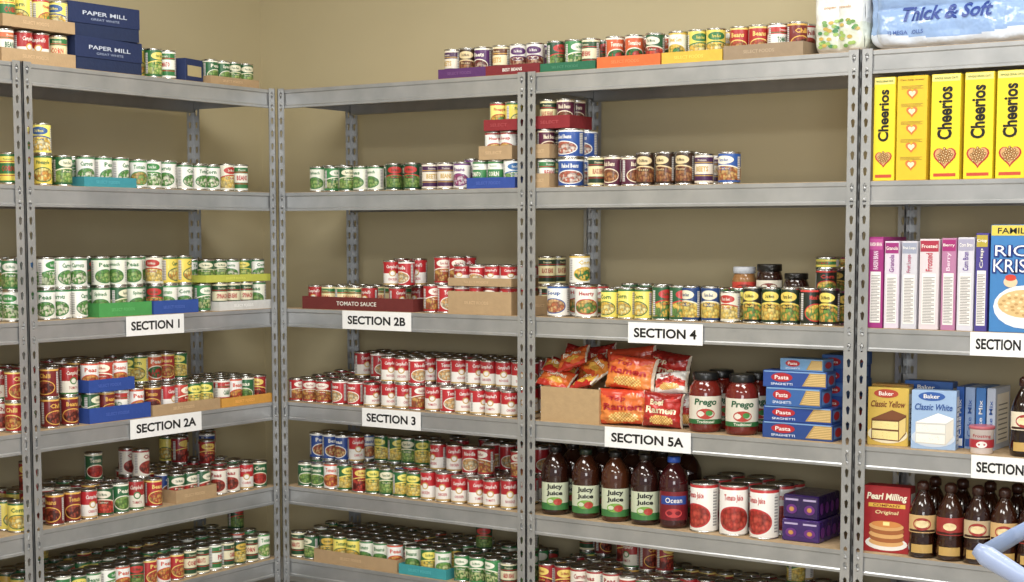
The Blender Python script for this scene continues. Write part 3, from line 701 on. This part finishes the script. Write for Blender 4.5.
# ------------------------------------------------------------------ soft packs
def pillow(name,fr,u,v,z,w,h,t,bands,txt=None,rot=0,rx=0,ry=0,seed=0,spot=None):
    nx,nz=30,22
    def thick(a,b):
        p=max(0,1-abs(2*a/w)**2.6)*max(0,1-abs(2*b/h)**4)
        fold=abs(noise.noise(Vector((a*26,b*26,seed))))*.013+.006*noise.noise(Vector((a*60,b*60,seed+3)))
        radial=.0025*math.sin(b*260+seed)*min(1,abs(2*a/w)**2*1.6)
        return max(.0006,t/2*p**.5+.0008+(p**.5)*(fold-.004)+radial*p**.3)
    g=Geo(); g.X=W(fr,u,v,z,rot,rx,ry)
    for sg in (-1,1):
        V=[];F=[];c=[]
        for j in range(nz+1):
            for i in range(nx+1):
                a=-w/2+w*i/nx; b=-h/2+h*j/nz
                sh=1-.05*math.sin(math.pi*i/nx)-.03*noise.noise(Vector((i*.5,seed,0)))
                pull=1-.07*math.sin(math.pi*j/nz)-.03*noise.noise(Vector((j*.5,seed,5)))
                V.append((a*pull,sg*thick(a,b),b*sh+h/2))
        for j in range(nz):
            for i in range(nx):
                q=(j*(nx+1)+i,j*(nx+1)+i+1,(j+1)*(nx+1)+i+1,(j+1)*(nx+1)+i)
                F.append(q if sg<0 else q[::-1]); bf=(j+.5+2*math.sin(i*.3+seed))/nz
                cc=bands[-1][1]
                for lim,col in bands:
                    if bf<lim: cc=col;break
                if spot and ((i-nx*spot[0])/(nx*spot[2]))**2+((j-nz*spot[1])/(nz*spot[3]))**2<1: cc=spot[4+((i*7+j*3)%2)]
                if i==0 or i==nx-1: cc='e8d8c0'
                c.append(C(cc))
        g.add(V,F,c,FILM,True)
    f=lambda a,b,e:(a*.95,-thick(a,b-h/2)-e,(b-h/2)*.96+h/2)
    if txt:
        for s,ca,cb,tw,th_,colr in txt: text(g,f,s,ca*w,h*cb,w*tw,h*th_,C(colr),.0018,bold=.03,res=5)
    return g.done(name)
z4=LV[3]
a,b=U(B,541,.02),U(B,600,.02); g=Geo(); g.X=FRM[B]; tray(g,a,b,.02,.3,z4,.125,'b8986a','')
g.done('cardboard_carton')
NR=[(.12,'d8341c'),(.7,'e8701c'),(1,'e0501a')]; NO=[(.15,'d8501c'),(.75,'f0901e'),(1,'c83018')]; NW=[(.3,'e8e2d8'),(.6,'d83a24'),(1,'e8e4dc')]; ND=[(.2,'a81c1c'),(.8,'c8281e'),(1,'981814')]; NY=[(.25,'c82818'),(.6,'f0b83a'),(1,'d84820')]
k=0
for (m,v,dz,rot,rx,ry,bd) in ((551,.08,.115,.2,.9,.25,NR),(580,.085,.12,-.3,1.1,-.25,NY),(560,.18,.13,.5,.8,.4,ND),(592,.2,.14,0,.6,-.3,NR),(558,.12,.16,.5,1.2,.3,NY),(588,.13,.165,-.5,1.0,.35,NO),(575,.24,.165,.2,.4,.2,ND),(603,.25,.17,.1,.3,-.2,ND),(572,.11,.19,.1,.9,-.35,NR)):
    k+=1; pillow('instant_noodle_packet',B,U(B,m,v),v,z4+dz,.13,.10,.035,bd,[('Ramen',0,.6,.6,.2,'f8ecd0')],rot=rot,rx=-rx,ry=ry,seed=k*3,spot=(.5,.3,.25,.15,'f0c840','e8a030'))
TR=[(.08,'d84a1c'),(.45,'f0882a'),(.8,'e8701e'),(1,'d8401c')]
def ramen(m,v,dz,w,h,rot=.1,rx=0,ry=0,bd=TR,s1='Top',s2='Ramen',tc='b8141c',t=.075):
    pillow('instant_noodle_multipack',B,U(B,m,v),v,z4+dz,w,h,t,bd,[(s1,-.1,.74,.35,.17,tc),(s2,0,.52,.75,.2,tc)],rot=rot,rx=rx,ry=ry,seed=m,spot=(.5,.2,.3,.15,'f0d070','d88a30'))
ramen(627,.06,0.002,.2,.13,.16,ry=-.03); ramen(630,.07,.124,.2,.125,.02,rx=-.2,ry=.08)
ramen(640,.17,.0,.2,.13,.1,bd=ND,tc='f4e8c0'); ramen(636,.18,.13,.2,.14,.1,ry=-.12,bd=NY,tc='b8141c'); ramen(668,.19,.13,.19,.13,-.1,ry=.12,bd=ND,tc='f4e8c0')
ramen(664,.06,0.002,.15,.125,.2,ry=.05,bd=ND,s1='Beef',s2='Ramen',tc='f4e8c0'); ramen(672,.075,.118,.13,.085,.1,rx=-.5,ry=-.12,bd=NW,s1='Soup',s2='Mix',tc='b8141c',t=.06)
ramen(687,.13,.0,.12,.13,.3,bd=NW,s1='Soup',s2='Mix')

def softbox(name,X,w,d,h,colf,bx=1,bz=1,amp=.01,prints=None):
    N=44; g=Geo(); g.X=X
    def S(p,ax):
        x,y,z=p; n=(abs(x)**9+abs(y)**9+abs(z)**9)**(1/9.); q=[x/n,y/n,z/n]
        bulge=amp*(abs(math.cos(math.pi*bx*(x+1)/2+math.pi/2))**.5)*(abs(math.sin(math.pi*bz*(z+1)/2))**.5 if ax!=2 else 1)
        o=[q[0]*w/2,q[1]*d/2,q[2]*h/2+h/2]
        wr=.005*noise.noise(Vector((o[0]*20,o[1]*20,o[2]*30)))
        s=1 if p[ax]>0 else -1
        if ax==2 and s<0: bulge=0;wr=0
        o[ax]+=s*(bulge+wr); return tuple(o)
    for ax in range(3):
        for s in (-1,1):
            V=[];F=[];c=[]
            for j in range(N+1):
                for i in range(N+1):
                    a=-1+2*i/N; b=-1+2*j/N; p=[0,0,0]; p[ax]=s; p[(ax+1)%3]=a; p[(ax+2)%3]=b; V.append(S(p,ax))
            for j in range(N):
                for i in range(N):
                    q=(j*(N+1)+i,j*(N+1)+i+1,(j+1)*(N+1)+i+1,(j+1)*(N+1)+i); F.append(q if s>0 else q[::-1])
                    cx=sum(V[t][0] for t in q)/4; cz=sum(V[t][2] for t in q)/4; c.append(C(colf(cx/w,cz/h)))
            g.add(V,F,c,FILM,True)
    f=lambda a,b,e:(S((2*a/w,-1,2*b/h-1),1)[0],S((2*a/w,-1,2*b/h-1),1)[1]-e,b)
    if prints: prints(g,f)
    return g.done(name)
a=U(B,864,.05); w=.86
def cf(x,z):
    if z<.10: return 'd4dfee'
    if .16+.05*math.sin(x*9)<z: return '8cabd8' if x<.18+.1*math.sin(z*6) else 'c0d0e8'
    return 'd4deec'
def pr(g,f):
    text(g,f,'Thick & Soft',-.17,.105,.29,.045,C('1f3f90'),.003,shear=.25,bold=.03); text(g,f,'12 MEGA ROLLS',-.30,.05,.12,.012,C('3a5aa0'),.003)
softbox('toilet_paper_pack',W(B,a+w/2,.19,LV[0]),w,.3,.25,cf,6,2,.018,pr)
a,b=U(B,809,.04),U(B,861,.04); w=b-a
def cf2(x,z): return 'e6e6e0' if (z>.35 or z<.06) else 'd8decc'
def pr2(g,f):
    text(g,f,'paper towels',0,.145,w*.5,.010,C('c08a4a'),.003)
    for i in range(40):
        ell(g,f,rng.uniform(-.4,.4)*w,rng.uniform(.02,.11),.009,.006,C(rng.choice(['6a9a4a','9aba5a','c8a84a','4a8a5a'])),.003,n=8)
softbox('paper_towel_pack',W(B,(a+b)/2,.16,LV[0]),w,.22,.28,cf2,2,1,.016,pr2)

# ------------------------------------------------------------------ shopping cart (only its handle corner is in the frame)
cart=bpy.data.objects.new('shopping_cart',None); bpy.context.scene.collection.objects.link(cart)
def part(g,n):
    o=g.done(n); o.parent=cart
bl=C('8098c4'); gy=C('8a8f98')
x0,y0,y1=-.918,2.88,3.46
g=Geo(); tube(g,[(x0,y0+.01,.968),(x0,y0+.2,.973),(x0,y1-.2,.973),(x0,y1-.01,.968)],.0155,bl,PLAS,14)
for yy in (y0,y1):
    tube(g,[(x0-.010,yy,.98),(x0+.01,yy,.968),(x0+.07,yy,.938),(x0+.16,yy,.91),(x0+.25,yy,.905)],[.012,.02,.018,.015,.013],C('a0b0d4'),PLAS,12)
part(g,'handle')
g=Geo(); r=.0028
bx0,bx1=-.69,.15
for k in range(15):
    t=k/14; z=.56+.34*t; dx=.05*(1-t)
    P=[(bx0+dx,y0+dx,z),(bx1-dx*2,y0+dx+.03,z),(bx1-dx*2,y1-dx-.03,z),(bx0+dx,y1-dx,z),(bx0+dx,y0+dx,z)]
    tube(g,P,r*(2.2 if k in (0,14) else 1),gy,TIN,6)
for k in range(22):
    x=bx0+(bx1-bx0)*k/21
    for yy,s in ((y0,1),(y1,-1)): tube(g,[(x,yy+s*.03*k/21,.90),(x*.96,yy+s*(.05+.03*k/21),.56)],r,gy,TIN,6)
    tube(g,[(x*.96,y0+.05,.56),(x*.96,y1-.05,.56)],r,gy,TIN,6)
for k in range(13):
    yy=y0+.05+(y1-y0-.1)*k/12
    for x in (bx0,bx1): tube(g,[(x,yy,.90),(x*.93,yy,.56)],r,gy,TIN,6)
part(g,'wire_basket')
g=Geo()
for yy in (y0+.02,y1-.02):
    tube(g,[(x0+.25,yy,.905),(bx0,yy,.88),(bx0-.02,yy,.5),(bx0+.02,yy,.2),(bx1,yy,.16)],.012,gy,TIN,8)
    for x in (bx0+.04,bx1-.05):
        tube(g,[(x,yy,.2),(x,yy,.12)],.01,gy,TIN,8)
        tube(g,[(x,yy-.014,.0602),(x,yy+.014,.0602)],.06,C('222222'),PLAS,18)
part(g,'frame_and_wheels')

# ------------------------------------------------------------------ light & camera
def area(name,loc,sx,sy,p,col=(1,.98,.95),rot=(0,0,0)):
    l=bpy.data.lights.new(name,'AREA'); l.shape='RECTANGLE'; l.size=sx; l.size_y=sy; l.energy=p; l.color=col
    o=bpy.data.objects.new(name,l); o.location=loc; o.rotation_euler=rot; bpy.context.scene.collection.objects.link(o)
for x,y in ((-3.2,3.5),(-1.2,3.7),(-3.0,1.2),(-1.0,1.0),(.8,2.7)):
    area('ceiling_light',(x,y,3.07),1.2,.6,40,(1,.985,.95))
area('window_daylight',(1.6,-2.2,1.8),2.4,1.8,120,(.97,.985,1),(math.radians(80),0,math.radians(30)))
w=bpy.data.worlds.new('world'); bpy.context.scene.world=w; w.use_nodes=True
w.node_tree.nodes['Background'].inputs[0].default_value=(.98,.98,1,1); w.node_tree.nodes['Background'].inputs[1].default_value=.5

sc=bpy.context.scene
sc.view_settings.view_transform='Standard'; sc.view_settings.look='None'; sc.view_settings.exposure=0
cd=bpy.data.cameras.new('camera'); cam=bpy.data.objects.new('camera',cd); sc.collection.objects.link(cam)
cam.location=(0,0,CAMZ); cam.rotation_euler=(math.radians(90-4.9),0,math.radians(34.1))
cd.sensor_width=36; cd.lens=1613/1024*36; cd.shift_y=82/1024; cd.clip_end=100
sc.camera=cam
